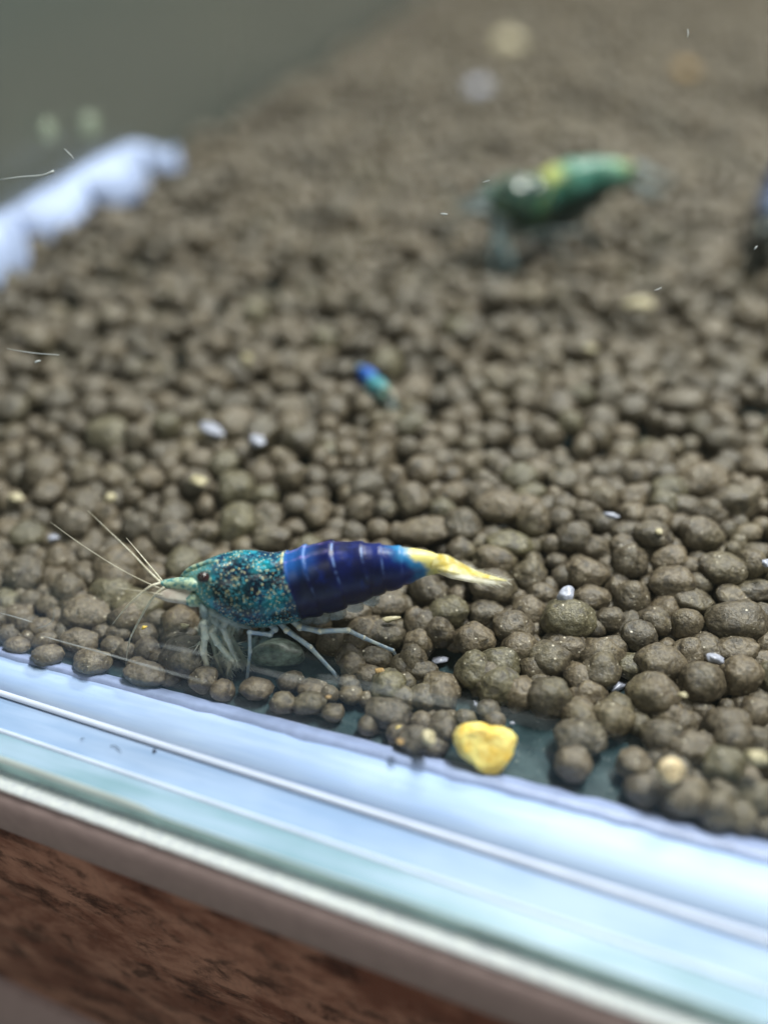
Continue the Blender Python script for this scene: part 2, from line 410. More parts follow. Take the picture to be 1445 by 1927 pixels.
hand(0, 900, 4.014, [(130, 1265, 112, 62), (360, 1340, 140, 78), (700, 1390, 150, 95), (960, 1310, 92, 82), (1110, 1480, 165, 90), (1220, 1370, 100, 80), (1040, 970, 205, 120, O), (640, 1030, 200, 125), (610, 1230, 145, 85), (1190, 1070, 130, 84), (380, 960, 120, 90), (140, 1040, 130, 90),
    (330, 1130, 130, 80), (900, 1170, 110, 80)])
hand(560, 1180, 3.284, [(330, 420, 84, 62), (80, 440, 112, 70), (560, 530, 150, 76), (220, 530, 80, 62), (730, 690, 128, 82), (1030, 570, 84, 62), (1190, 550, 86, 76), (830, 540, 60, 44)])
hand(330, 1140, 3.905, [(215, 548, 112, 104), (90, 130, 105, 105), (590, 610, 136, 74, 'soil_rust'), (850, 560, 112, 80), (1000, 650, 130, 72)])
HX = np.array([(q[0], q[1], max(q[3], q[4])) for q in pel])
nhand = len(pel)
# relaxation so that hand-set neighbours press together rather than pass through each other
P3 = np.array([q[:3] for q in pel]); R3 = np.array([(q[3] * q[4] * q[5]) ** (1 / 3) for q in pel])
for _ in range(30):
    d = P3[:, None] - P3[None]; L = np.sqrt((d ** 2).sum(-1)) + np.eye(nhand)
    ov = np.clip((R3[:, None] + R3[None]) * .74 - L, 0, None) * (1 - np.eye(nhand))
    P3 += ((d / L[..., None]) * ov[..., None]).sum(1) * .22 * np.array([1, 1, .7])
    P3[:, 2] = np.maximum(P3[:, 2], R3 * .86)
for q, p in zip(pel, P3): q[:3] = p.tolist()

# the rest of the bed: two dart-thrown layers
def inview(x, y, pad=.004):
    p = Vector((x, y, .004)); u, v_, z = proj(p)
    m = pad * FPX / max(z, .01)
    return z > 0 and -m < u < W0 + m and -m - 60 < v_ < H0
FRONT = lambda x: max(at_x(L0, x).y, at_x(L1, x).y + PT)
def darts(n, rmin, rmax, pack, layer, lift, hand_gap, region, tries):
    cell = .0055; grid = {}
    for i, q in enumerate(pel):
        if layer == 0 and i < nhand: grid.setdefault((int(q[0] // cell), int(q[1] // cell)), []).append((q[0], q[1], max(q[3], q[4]) * hand_gap))
    made = 0
    for _ in range(tries):
        x, y = region(); r = random.uniform(rmin, rmax) if random.random() > .07 else random.uniform(rmax, rmax * 1.2)
        r *= .9 if random.random() < .3 else 1
        if y < FRONT(x) + r * .8 or x < XL + r: continue
        if layer == 1 and (y < .011 and (y < .005 or clear(x, y))): continue
        gx, gy = int(x // cell), int(y // cell); ok = True
        for i in (-1, 0, 1):
            for j in (-1, 0, 1):
                for (a, b, rr_) in grid.get((gx + i, gy + j), ()):
                    if (a - x) ** 2 + (b - y) ** 2 < ((rr_ + r) * pack) ** 2: ok = False; break
                if not ok: break
            if not ok: break
        if not ok: continue
        if layer == 0 and y < .012 and clear(x, y): continue
        grid.setdefault((gx, gy), []).append((x, y, r))
        e = [r * random.uniform(.88, 1.22), r * random.uniform(.85, 1.1), r * random.uniform(.78, .98)]
        z = ground(x, y) + r * .85 + lift + random.uniform(-.0010, .0011) * smooth(.012, .035, y)
        if layer == 1 and y < .011: z = e[2] * .9
        z = max(z, e[2] * .9)
        pel.append([x, y, z, *e, random.uniform(0, 6.28), layer, 'soil_olive' if random.random() < .12 else 'soil']); made += 1
        if made >= n: break
CLEAR = [(420, 1225, 70), (520, 1240, 80), (600, 1240, 60), (960, 1250, 45), (1000, 1400, 90), (1140, 1420, 70), (900, 1340, 50), (660, 1340, 40), (910, 1410, 80), (1170, 1290, 40), (1230, 1190, 30), (840, 1250, 35), (730, 1220, 30)]
def clear(x, y):                                        # bare floor glass shows here
    u, v_, z = proj(Vector((x, y, .001)))
    return any((u - a) ** 2 + (v_ - b) ** 2 < c * c for a, b, c in CLEAR)
def region():
    while True:
        t = random.random() ** .62; y = .001 + t * .43; x = random.uniform(XL, XL + .10 + .45 * t + .05)
        if inview(x, y): return x, y
def region_near():
    while True:
        y = random.uniform(.0005, .034); x = random.uniform(-.075, .06)
        if inview(x, y): return x, y
darts(1200, .0012, .0019, .78, 0, 0.0, .84, region_near, 14000)
nhand = len(pel)
darts(9500, .00105, .00178, .79, 0, 0.0, .90, region, 110000)
nhand = len(pel)
darts(2500, .0008, .0014, .68, 0, -.0003, .74, region_near, 20000)
darts(8000, .0014, .0020, .80, 1, -.0024, 0, region, 70000)

VAR3 = [lump(4, s, .12, 1.2, .05) for s in range(1, 19)]
VAR2 = [lump(2, s, .12, 1.2, .035) for s in range(21, 31)]
VAR1 = [lump(1, s, .12, 1.1, 0) for s in range(41, 47)]
MESH3 = {}
def score(q):
    u, v_, z = proj(Vector(q[:3]))
    if q[7] or not (-10 < u < W0 + 10 and 0 < v_ < H0): return -1
    return (q[3] + q[5]) / z
LAND = [(911, 1400, 'beside the yellow food lump'), (1260, 1456, 'around the tan snail shell'), (460, 1230, 'under the legs of the dark blue shrimp'), (680, 1160, 'below the dark blue abdomen'), (880, 1080, 'beside the yellow tail of the dark blue shrimp'),
        (1068, 1130, 'around the crumbly cream patch'), (250, 1120, 'under the long feelers of the dark blue shrimp'), (470, 1000, 'behind the speckled teal head'), (660, 990, 'behind the dark blue abdomen'), (440, 830, 'around the lavender white fragment'),
        (705, 760, 'around the tiny baby shrimp'), (1148, 970, 'around the flat white flake'), (1345, 1240, 'around the dull white grain'), (150, 1250, 'along the silicone bead under the scratches'), (1424, 1424, 'around the large cream grain'),
        (1110, 660, 'in front of the green shrimp'), (1166, 1290, 'around the white chip on bare glass'), (100, 1010, 'around the bluish white grain near the thin feeler'), (700, 1340, 'between the hind leg and the silicone bead')]
def pellet_label(q):
    if q[8] == 'soil_rust': return 'rusty brown soil pellet under the pale front legs of the dark blue shrimp'
    u, v_, z = proj(Vector(q[:3])); r = (q[3] * q[4] * q[5]) ** (1 / 3)
    size = 'large' if r > .00225 else ('small' if r < .0015 else 'middling'); shp = 'elongated' if max(q[3], q[4]) / min(q[3:6]) > 1.38 else 'rounded'
    near_ = min(LAND, key=lambda l: (l[0] - u) ** 2 + (l[1] - v_) ** 2)[2]
    return f"{size} {shp} {'olive green' if q[8] == 'soil_olive' else 'brown'} soil pellet {near_}"
order = sorted(range(len(pel)), key=lambda i: -score(pel[i]))
near = [i for i in order[:300] if score(pel[i]) > 0]
for i in near:
    q = pel[i]; k = random.randrange(len(VAR3)); key = (k, q[8])
    if key not in MESH3:
        m = mesh_np('soil_pellet', *VAR3[k]); m.materials.append(MATS[q[8]]); MESH3[key] = m
    o = bpy.data.objects.new('soil_pellet', MESH3[key]); COL.objects.link(o)
    o.location = q[:3]; o.scale = (q[3], q[4], q[5])
    o.rotation_euler = (random.uniform(-.25, .25), random.uniform(-.25, .25), q[6])
    lab = pellet_label(q)
    tag(o, lab, 'soil pellet', {'soil': 'brown soil pellets', 'soil_olive': 'olive soil pellets'}.get(q[8]))
nearset = set(near); VV, FF, RR = [], [], []; nb = 0; VV2, FF2, RR2 = [], [], []; nb2 = 0
for i, q in enumerate(pel):
    if i in nearset: continue
    z = depth(Vector(q[:3])); far = q[7] == 1 or z > .17
    v, f = random.choice(VAR1 if far else VAR2)
    c, s = math.cos(q[6]), math.sin(q[6]); p = v * np.array(q[3:6])
    p = np.stack([p[:, 0] * c - p[:, 1] * s, p[:, 0] * s + p[:, 1] * c, p[:, 2]], 1) + np.array(q[:3])
    VV.append(p); FF.append(f + nb); nb += len(v); RR.append(np.full(len(v), random.random()))
m = mesh_np('soil_bed', np.concatenate(VV), np.concatenate(FF))
at = m.attributes.new('rnd', 'FLOAT', 'POINT'); at.data.foreach_set('value', np.concatenate(RR).astype(np.float32))
tag(obj('soil_bed', m, 'soil'), 'bed of countless small brown soil pellets stretching away from the front pane', 'soil', kind='stuff')

# ================================================================== SHRIMP
SO = on_z(600, 1278, 0.0) + FWH * .003
def S(px, py, yo=0.0):                                  # pixel -> the striped shrimp's own frame (x along the body, y away, z up)
    P = on_plane(px, py, SO + FWH * yo, FWH); q = P - SO
    return Vector((q.dot(RGT), yo, P.z))
def body_mat(name, pal):
    k = NT(name); c = k.coord(); u = k.attr('bu'); v = k.attr('bv')
    n1 = k.noise(c, 520, 4, .6); n2 = k.noise(c, 1100, 4, .6); n3 = k.noise(c, 300, 3)
    # carapace: teal with navy and cyan marbling, crowded with cream and cyan flecks
    car = k.mix(k.step(n1, .40, .60), pal['deep'], pal['teal'])
    car = k.mix(k.math('MULTIPLY', k.step(n2, .54, .68), .8), car, pal['cyan'])
    car = k.mix(k.math('MULTIPLY', k.step(n3, pal.get('thr', .515), pal.get('thr', .515) + .09), .85), car, pal['ink'])
    low = k.math('MULTIPLY', k.step(v, .60, .82), .75)
    car = k.mix(low, car, pal['pale'])
    head = k.step(u, .16, .02); car = k.mix(k.math('MULTIPLY', head, .75), car, pal['head'])
    for sc, th, colr, dens in ((5200, .36, pal['fleck'], .50), (7600, .42, pal['fleck2'], .50)):
        vo = k.voro(c, sc); sp = k.n.new('ShaderNodeSeparateColor'); k.l.new(vo.outputs['Color'], sp.inputs[0])
        thr = k.math('ADD', k.math('MULTIPLY', k.noise(c, 480, 3), 2.0), dens - 1.08)
        thr = k.math('ADD', thr, k.math('MULTIPLY', k.step(v, .25, .7), .14))
        sel = k.step(k.math('SUBTRACT', thr, sp.outputs[0]), -.04, .08)
        car = k.mix(k.math('MULTIPLY', k.step(vo.outputs['Distance'], th, th * .55), sel), car, colr)
    rim = k.math('MULTIPLY', k.step(k.math('ABSOLUTE', k.math('SUBTRACT', u, BORD[0] - .008)), .009, .002), k.math('MULTIPLY', k.step(n2, .46, .62), k.step(v, .5, .2)))
    car = k.mix(k.math('MULTIPLY', rim, .75), car, pal['fleck'])
    # abdomen: deep blue, bright blue blotches, pale broken lines at the segment joints and a lilac back line
    ab = k.mix(k.step(n3, .40, .64), pal['navy'], pal['blue'])
    ab = k.mix(k.math('MULTIPLY', k.step(n1, .54, .70), .55), ab, pal['blue2'])
    fr = k.math('MULTIPLY', k.step(u, .58, .48), k.step(v, .34, .10)); ab = k.mix(k.math('MULTIPLY', fr, .7), ab, pal['sky'])
    lines = None
    for b_ in BORD[1:]:
        d = k.math('ABSOLUTE', k.math('SUBTRACT', u, b_)); e = k.step(d, .0038, .0010)
        lines = e if lines is None else k.math('MAXIMUM', lines, e)
    lines = k.math('MULTIPLY', lines, k.math('MULTIPLY', k.step(v, .50, .22), k.step(k.noise(c, 1100, 2), .40, .60)))
    ab = k.mix(k.math('MULTIPLY', k.step(v, .38 if 'low' in pal else .45, .52 if 'low' in pal else .62), .9), ab, pal.get('low', pal['navy']))
    ab = k.mix(k.math('MULTIPLY', lines, .6), ab, pal['line'])
    dl = k.step(k.math('ABSOLUTE', k.math('SUBTRACT', v, k.math('ADD', .075, k.math('MULTIPLY', k.math('SUBTRACT', n1, .5), .1)))), .022, .006)
    dl = k.math('MULTIPLY', dl, k.math('MULTIPLY', k.step(u, .66, .56), k.step(k.noise(c, 700, 2), .40, .55)))
    ab = k.mix(k.math('MULTIPLY', dl, .42), ab, pal['lilac'])
    t = k.math('ADD', k.math('SUBTRACT', u, k.math('MULTIPLY', k.step(v, .05, .5), .085)), k.math('MULTIPLY', k.math('SUBTRACT', n2, .5), .10))
    ab = k.mix(k.math('MULTIPLY', k.step(t, .66, .80), .55), ab, pal['blue2']); ab = k.mix(k.step(t, .765, .835), ab, pal['tailcyan']); ab = k.mix(k.step(t, .825, .865), ab, pal['tail'])
    col = k.mix(k.step(u, BORD[0] - .004, BORD[0] + .004), car, ab)
    k.set(col=col, rough=k.mix(k.step(u, BORD[0] - .004, BORD[0] + .004), (.20,) * 3, (.36,) * 3), spec=.34, sss=.04); k.sub((.6, .9, 1), .0005)
    k.bump(k.math('ADD', n2, k.noise(c, 4000, 2)), .12, .0001)
    MATS[name] = k.m; return k.m
PX0, PX1 = 344.0, 842.0
BORD = [(b - PX0) / (PX1 - PX0) for b in (562, 600, 648, 695, 724, 757)]
STA = [(344, 1080, 1084), (354, 1075, 1093), (366, 1067, 1119), (380, 1060, 1141), (394, 1053, 1155), (421, 1044, 1167), (449, 1039, 1176), (477, 1038, 1181), (504, 1040, 1180), (532, 1044, 1174), (556, 1043, 1166),
       (575, 1036, 1157), (595, 1030, 1155), (620, 1023, 1149), (650, 1019, 1139), (680, 1020, 1129), (705, 1022, 1120), (735, 1026, 1111), (760, 1029, 1103), (785, 1032, 1093), (805, 1036, 1084), (822, 1042, 1080), (835, 1050, 1079), (842, 1055, 1076)]
SHEAR = ([344, 420, 500, 560, 600, 650, 695, 724, 757, 800, 842], [0, 0, .2, .45, .5, .45, .35, .2, .08, 0, 0])
def body_mesh():
    sx = [s[0] for s in STA]; n = 150; NS = 48
    pxs = np.linspace(PX0, PX1, n); bord = np.array([562, 600, 648, 695, 724, 757, 842.0]); prev = np.array([300, 562, 600, 648, 695, 724, 757.0])
    v, f, bu, bv = [], [], [], []
    for i, px in enumerate(pxs):
        top, bot = np.interp(px, sx, [s[1] for s in STA]), np.interp(px, sx, [s[2] for s in STA])
        # soften the piecewise outline
        lo = lambda q, k: np.interp(q, sx, [s[k] for s in STA])
        top = (lo(px - 7, 1) + 2 * top + lo(px + 7, 1)) / 4; bot = (lo(px - 7, 2) + 2 * bot + lo(px + 7, 2)) / 4
        c = S(px, (top + bot) / 2); mpp = depth(SO + RGT * c.x + Vector((0, 0, c.z))) / FPX
        e = (bot - top) / 2 * mpp; k = int(np.searchsorted(bord, px - 1e-6)); k = min(k, 6)
        t = (px - prev[k]) / (bord[k] - prev[k])
        saw = (.06 * smooth(.80, 1, t) if k == 0 else (.002 + .062 * smooth(.45, 1, t)) * (1 - smooth(757, 800, px)))
        H = e / .905 * (1 + saw); Wd = H * float(np.interp(px, [344, 380, 450, 560, 650, 800, 842], [.75, .80, .86, .82, .74, .66, .75]))
        sh = float(np.interp(px, *SHEAR))
        for j in range(NS):
            th = 2 * math.pi * j / NS; cz, cy = math.cos(th), math.sin(th)
            # a shrimp is keeled: rounder above, narrowing below
            y = Wd * math.copysign(abs(cy) ** .92, cy) * (1 - .10 * max(0, -cz)); z = H * cz
            ring = 0
            if k >= 1 and px < 780 and cz < 0:              # side plates end in rounded lobes
                ring = -.13 * H * math.sin(math.pi * t) * (-cz)
            v.append(Vector((c.x + sh * .72 * (-z if z > 0 else -z * .35), c.y + y, c.z + z + ring)))
            bu.append((px - PX0) / (PX1 - PX0)); bv.append(abs(th if th <= math.pi else 2 * math.pi - th) / math.pi)
    for i in range(n - 1):
        for j in range(NS):
            j2 = (j + 1) % NS
            f.append((i * NS + j, (i + 1) * NS + j, (i + 1) * NS + j2, i * NS + j2))
    f.append(tuple(range(NS))); f.append(tuple((n - 1) * NS + j for j in reversed(range(NS))))
    m = pyd('body', v, f)
    for nm, d in (('bu', bu), ('bv', bv)):
        a = m.attributes.new(nm, 'FLOAT', 'POINT'); a.data.foreach_set('value', np.array(d, np.float32))
    return m
PAL = dict(deep=(.002, .030, .085), teal=(.004, .150, .185), cyan=(.010, .34, .50), ink=(.002, .004, .010), pale=(.12, .22, .24), head=(.22, .42, .36), fleck=(.90, .82, .46), fleck2=(.12, .62, .80),
           navy=(.002, .004, .040), blue=(.002, .007, .09), blue2=(.004, .026, .25), sky=(.02, .14, .52), line=(.26, .42, .80), lilac=(.40, .30, .72), tailcyan=(.03, .22, .48), tail=(.78, .70, .25))
body_mat('shrimp_blue', PAL)
GREEN = dict(PAL, thr=.47, low=(.006, .022, .02), deep=(.006, .03, .024), teal=(.03, .10, .05), cyan=(.34, .34, .06), ink=(.006, .02, .03), pale=(.008, .022, .024), head=(.03, .08, .07), fleck=(.34, .36, .10), fleck2=(.08, .26, .18),
             navy=(.02, .09, .06), blue=(.09, .27, .22), blue2=(.22, .38, .30), sky=(.55, .56, .10), line=(.2, .5, .4), lilac=(.4, .5, .2), tailcyan=(.14, .34, .20), tail=(.26, .28, .14))
body_mat('shrimp_green', GREEN)
BABY = dict(PAL, deep=(.03, .16, .22), teal=(.06, .28, .30), cyan=(.03, .26, .45), ink=(.01, .10, .18), pale=(.18, .34, .32), head=(.18, .38, .40), navy=(.005, .06, .34), blue=(.01, .12, .50), blue2=(.02, .20, .55),
            tailcyan=(.03, .25, .5), tail=(.20, .36, .34), fleck=(.25, .45, .42))
body_mat('shrimp_baby', BABY)
SLATE = dict(PAL, deep=(.02, .03, .07), teal=(.04, .06, .12), cyan=(.06, .09, .18), pale=(.10, .13, .2), head=(.10, .13, .2), fleck=(.2, .25, .35), fleck2=(.12, .18, .3), navy=(.012, .016, .045), blue=(.02, .03, .08), blue2=(.03, .045, .11), sky=(.03, .045, .11), tailcyan=(.03, .045, .10), tail=(.05, .06, .10), line=(.06, .08, .15), lilac=(.06, .06, .12))
body_mat('shrimp_slate', SLATE)

def limb(name, c1, c2, alpha, rough=.35, sc=1500):
    k = NT(name); c = k.coord(); f = k.noise(c, sc, 3); g = k.noise(c, sc * .4, 2)
    k.set(col=k.mix(k.step(f, .38, .62), c1, c2), rough=rough, spec=.4, alpha=k.math('ADD', alpha, k.math('MULTIPLY', k.math('SUBTRACT', g, .5), .3), clamp=True), sss=.3)
    k.sub((1, 1, 1), .0003); MATS[name] = k.m
limb('leg_blue', (.34, .46, .62), (.60, .68, .70), .74)
limb('leg_joint', (.62, .60, .48), (.80, .78, .66), .9)
limb('leg_cream', (.62, .68, .62), (.90, .88, .74), .74)
limb('leg_veil', (.62, .68, .66), (.90, .90, .80), .52)
limb('leg_glassy', (.34, .44, .46), (.55, .62, .60), .55)
limb('feeler', (.62, .56, .42), (.80, .76, .62), .85, sc=3500)
limb('feeler_thin', (.50, .46, .36), (.66, .62, .50), .55)
limb('snout', (.04, .22, .26), (.50, .62, .44), .9, sc=3200)
limb('scale_pink', (.60, .52, .46), (.75, .70, .62), .75)
limb('tail_yellow', (.74, .58, .12), (.90, .84, .46), .66, sc=1500)
limb('tail_clear', (.66, .62, .44), (.82, .80, .70), .45, sc=1500)
limb('swim_glassy', (.26, .35, .42), (.42, .50, .55), .30)
ke = NT('eye'); ke.set(col=ke.mix(ke.step(ke.noise(ke.coord(), 2500, 2), .4, .6), (.006, .003, .004), (.035, .012, .014)), rough=.18, spec=.6); MATS['eye'] = ke.m

def blade(name, pts, wid, thick, mat, parent, nrm=Vector((0, 0, 1)), sub=5):
    """a thin tapered leaf along pts; wid: half-widths, nrm: face normal"""
    c = catmull(pts, sub); n = len(c); v, f = [], []
    for i, p in enumerate(c):
        t = (c[min(i + 1, n - 1)] - c[max(i - 1, 0)]).normalized(); s = t.cross(nrm).normalized(); u = s.cross(t).normalized()
        r = float(np.interp(i / (n - 1), np.linspace(0, 1, len(wid)), wid))
        for a, b in ((-1, 0), (-.5, 1), (0, 1.5), (.5, 1), (1, 0), (.5, -1), (0, -1.2), (-.5, -1)):
            v.append(p + s * (r * a) + u * (thick * b * min(1, r / (thick * 3))))
    for i in range(n - 1):
        for k in range(8):
            f.append((i * 8 + k, i * 8 + (k + 1) % 8, (i + 1) * 8 + (k + 1) % 8, (i + 1) * 8 + k))
    f.append(tuple(reversed(range(8)))); f.append(tuple((n - 1) * 8 + k for k in range(8)))
    return obj(name, pyd(name, v, f), mat, parent)

def jointed(name, pts, r0, r1, mat, parent, knob=1.35, jmat=None):
    """walking leg: straight tapered joints with slightly swollen ends"""
    v, f = [], []; n = len(pts); leg = None
    dense, rad = [], []
    for i in range(n - 1):
        a, b = Vector(pts[i]), Vector(pts[i + 1]); ra, rb = (r0 + (r1 - r0) * i / (n - 1)), (r0 + (r1 - r0) * (i + 1) / (n - 1))
        for t, q in ((.0, 1.15), (.12, .92), (.5, .85), (.88, .95)):
            dense.append(a.lerp(b, t)); rad.append((ra + (rb - ra) * t) * q * .70)
    dense.append(Vector(pts[-1])); rad.append(r1 * .5)
    tube_vf(dense, rad, 10, 2, v, f)
    leg = obj(name, pyd(name, v, f), mat, parent)
    if jmat:
        for i in range(1, n - 1):
            ra = (r0 + (r1 - r0) * i / (n - 1)) * knob * .68; vv, ff = lump(2, i + 3, .08, 1.2, .02)
            o = obj('joint', mesh_np('joint', vv * ra, ff), jmat, leg); o.location = pts[i]
    return leg

def make_shrimp():
    t = empty('shrimp', SO, YAW)
    obj('body', body_mesh(), 'shrimp_blue', t)
    # rostrum crest, snout (antennular peduncle), antennal scale
    blade('rostrum', [S(450, 1062), S(404, 1062), S(374, 1068), S(356, 1074), S(340, 1084)], [.0002, .0005, .0004, .00026, .00004], .00010, 'snout', t, Vector((0, 1, 0)))
    tube('snout', [S(392, 1102, -.0006), S(366, 1100, -.0009), S(348, 1098, -.0008), S(330, 1099, -.0006), S(312, 1099, -.0005), S(302, 1096, -.0005)], [.0003, .00052, .00048, .00042, .00030, .00013], 'snout', t)
    tube('snout', [S(380, 1098, .0008), S(340, 1097, .0010), S(308, 1095, .0010)], [.0004, .0005, .0002], 'snout', t)
    blade('antennal_scale', [S(378, 1124, -.0012), S(350, 1120, -.0014), S(318, 1118, -.0012), S(290, 1120, -.001)], [.0005, .0007, .0006, .0001], .00008, 'scale_pink', t, Vector((0, -.6, .8)))
    blade('antennal_scale', [S(385, 1130, -.0014), S(360, 1127, -.0016), S(338, 1126, -.0014)], [.0005, .0006, .0002], .0001, 'snout', t, Vector((0, -.6, .8)))
    for s in (-1, 1):
        vv, ff = lump(3, 2, .03, 1, 0); e = obj('eye', mesh_np('eye', vv * np.array([.00050, .00044, .00042]), ff), 'eye', t)
        e.location = S(383, 1086 if s < 0 else 1076, s * .0017)
        tube('eye_stalk', [S(396, 1094, s * .0010), S(388, 1088 if s < 0 else 1080, s * .0014)], [.0004, .0003], 'snout', t)
    # feelers
    fe = [([S(303, 1096, -.0005), S(280, 1074, 0), S(250, 1042, .0008), S(212, 1005, .0016), S(165, 960, .0024)], [.00013, .0001, .00007, .00005, .00002], 'feeler'),
          ([S(306, 1094, .0008), S(285, 1068, .0012), S(262, 1040, .0020), S(238, 1012, .003)], [.00013, .00009, .00006, .00002], 'feeler'),
          ([S(302, 1097, -.0006), S(284, 1103, -.0010), S(262, 1120, -.0013), S(236, 1145, -.0016), S(212, 1175, -.0018)], [.00014, .00012, .0001, .00008, .00003], 'feeler'),
          ([S(310, 1105, -.0008), S(292, 1120, -.0011), S(272, 1150, -.0014), S(250, 1192, -.0017), S(242, 1215, -.0018), S(237, 1252, -.0018)], [.00017, .00014, .00012, .0001, .00008, .00003], 'feeler'),
          ([S(330, 1118, -.001), S(280, 1098, 0), S(220, 1067, .001), S(150, 1022, .002), S(95, 982, .003)], [.0001, .00008, .00006, .00005, .00002], 'feeler_thin'),
          ([S(340, 1128, -.0012), S(300, 1118, -.0012), S(262, 1112, -.0010), S(222, 1106, -.0008)], [.0001, .00008, .00006, .00002], 'feeler_thin')]
    for p, r, m in fe: tube('antenna', p, [q * .72 for q in r], m, t, 6, 8)
    # feeding legs: pale, jointed, brush-tipped, bunched under the head
    G = [([S(400, 1150, -.0016), S(384, 1172, -.0022), S(386, 1200, -.0026), S(383, 1228, -.0028), S(390, 1252, -.003)], .00050, .00034, 'leg_cream'),
         ([S(420, 1158, -.0016), S(398, 1188, -.0022), S(410, 1210, -.0026), S(428, 1232, -.0028), S(440, 1244, -.003)], .00046, .00034, 'leg_cream'),
         ([S(410, 1160, -.001), S(400, 1205, -.0018), S(406, 1234, -.0022), S(416, 1262, -.0026), S(429, 1288, -.0030)], .00034, .00014, 'leg_cream'),
         ([S(436, 1166, -.0012), S(424, 1200, -.002), S(440, 1236, -.0024), S(432, 1256, -.0027), S(427, 1272, -.003)], .00042, .00022, 'leg_cream'),
         ([S(446, 1168, -.001), S(434, 1196, -.0016), S(452, 1228, -.002), S(466, 1248, -.0023)], .00038, .0002, 'leg_cream'),
         ([S(404, 1152, .001), S(378, 1180, .0012), S(376, 1205, .001), S(384, 1232, .0006)], .00040, .0002, 'leg_glassy'),
         ([S(430, 1160, .001), S(448, 1192, .0014), S(440, 1222, .001), S(452, 1246, .0006)], .00036, .0002, 'leg_glassy')]
    rs = random.Random(5)
    for q, dx, dy, dyo in ((0, 10, 4, .0006), (1, -8, 6, .0005), (2, 14, -10, -.0002), (3, 12, -6, .0008), (4, -6, 12, .0006), (1, 22, -4, .0010)):
        pts, a, b, m = G[q]; rj = lambda: rs.uniform(-3, 3)
        base = [(400, 1150), (388, 1176), (392, 1204), (396, 1230), (404, 1254)] if q == 0 else [(424, 1160), (404, 1192), (414, 1214), (428, 1236), (436, 1256)]
        G.append(([S(x + dx + rj(), y + dy + rj(), -.0016 - .0003 * i + dyo) for i, (x, y) in enumerate(base)], .00048, .00026, 'leg_veil'))
    for pts, a, b, m in G:
        lg = jointed('feeding_leg', pts, a, b, m, t)
        v, f = [], []
        for i in range(110):
            q = pts[-1].lerp(pts[-2], rs.random() * 1.9); d = Vector((rs.gauss(0, .5), rs.gauss(0, .4), -1 + rs.gauss(0, .45))).normalized()
            tube_vf([q, q + d * rs.uniform(.0005, .0013)], [.000036, .00001], 4, 1, v, f)
        obj('bristles', pyd('bristles', v, f), 'leg_cream', lg)
    # mouth parts and glassy underside
    for i, (x0, y0, x1, y1, x2, y2, w_) in enumerate([(376, 1128, 384, 1148, 392, 1166, 5), (388, 1138, 402, 1152, 424, 1164, 6), (404, 1150, 426, 1164, 452, 1172, 6), (420, 1160, 444, 1172, 470, 1180, 6), (392, 1150, 404, 1168, 424, 1180, 5), (380, 1142, 386, 1160, 400, 1180, 4)]):
        mp = tube('mouthpart', [S(x0, y0, -.0012), S(x1, y1, -.0020), S(x2, y2, -.0019)], [.0002, w_ * .00006, w_ * .00003], 'leg_glassy', t, 8, 6)
        v, f = [], []
        for j in range(34):
            q = S(x1, y1, -.0021).lerp(S(x2, y2, -.0021), rs.random()) + Vector((rs.gauss(0, .00015), rs.gauss(0, .0001), rs.gauss(0, .00015))); d = Vector((rs.gauss(-.2, .5), rs.gauss(-.1, .3), -1 + rs.gauss(0, .3))).normalized()
            tube_vf([q, q + d * rs.uniform(.0003, .0010)], [.00003, .00001], 4, 1, v, f)
        obj('bristles', pyd('bristles', v, f), 'leg_glassy', mp)
    # walking legs, near side then far side
    jointed('walking_leg', [S(500, 1168, -.0012), S(518, 1184, -.0022), S(508, 1194, -.0025), S(470, 1190, -.0028), S(471, 1226, -.0029), S(465, 1279, -.003)], .00036, .00018, 'leg_blue', t, 1.25, 'leg_blue')
    jointed('walking_leg', [S(520, 1165, -.0012), S(540, 1186, -.0022), S(584, 1218, -.0026), S(634, 1272, -.0030), S(642, 1281, -.0031)], .00040, .00018, 'leg_blue', t, 1.2, 'leg_joint')
    jointed('walking_leg', [S(540, 1160, -.001), S(565, 1180, -.0018), S(602, 1188, -.0022), S(655, 1186, -.0022), S(684, 1200, -.0020), S(739, 1224, -.0018), S(748, 1240, -.0016)], .00042, .00016, 'leg_blue', t, 1.2, 'leg_joint')
    jointed('walking_leg', [S(548, 1160, .001), S(580, 1184, .0018), S(605, 1190, .002), S(594, 1206, .0021), S(588, 1222, .0022)], .00034, .0002, 'leg_glassy', t)
    jointed('walking_leg', [S(500, 1162, .001), S(492, 1196, .002), S(505, 1222, .0026), S(500, 1244, .003)], .0003, .00016, 'leg_glassy', t)
    # swimmerets folded under the abdomen
    for i, (px, top, bot) in enumerate(((575, 1150, 1176), (602, 1148, 1174), (632, 1142, 1164), (664, 1132, 1148), (694, 1122, 1134))):
        for s in (-1, 1):
            blade('swimmeret', [S(px, top - 6, s * .0007), S(px + 2, (top + bot) / 2, s * .0010), S(px - 10, bot, s * .0010)], [.0006, .0008, .0002], .0001, 'swim_glassy', t, Vector((0, -1, .3)))
    # tail fan: telson and two pairs of side blades, nearly closed
    tf = tag(empty('tail_fan'), 'closed yellow tail fan'); tf.parent = t
    N = Vector((-.12, -.55, .83))
    FN = Vector((.25, -.55, .80))
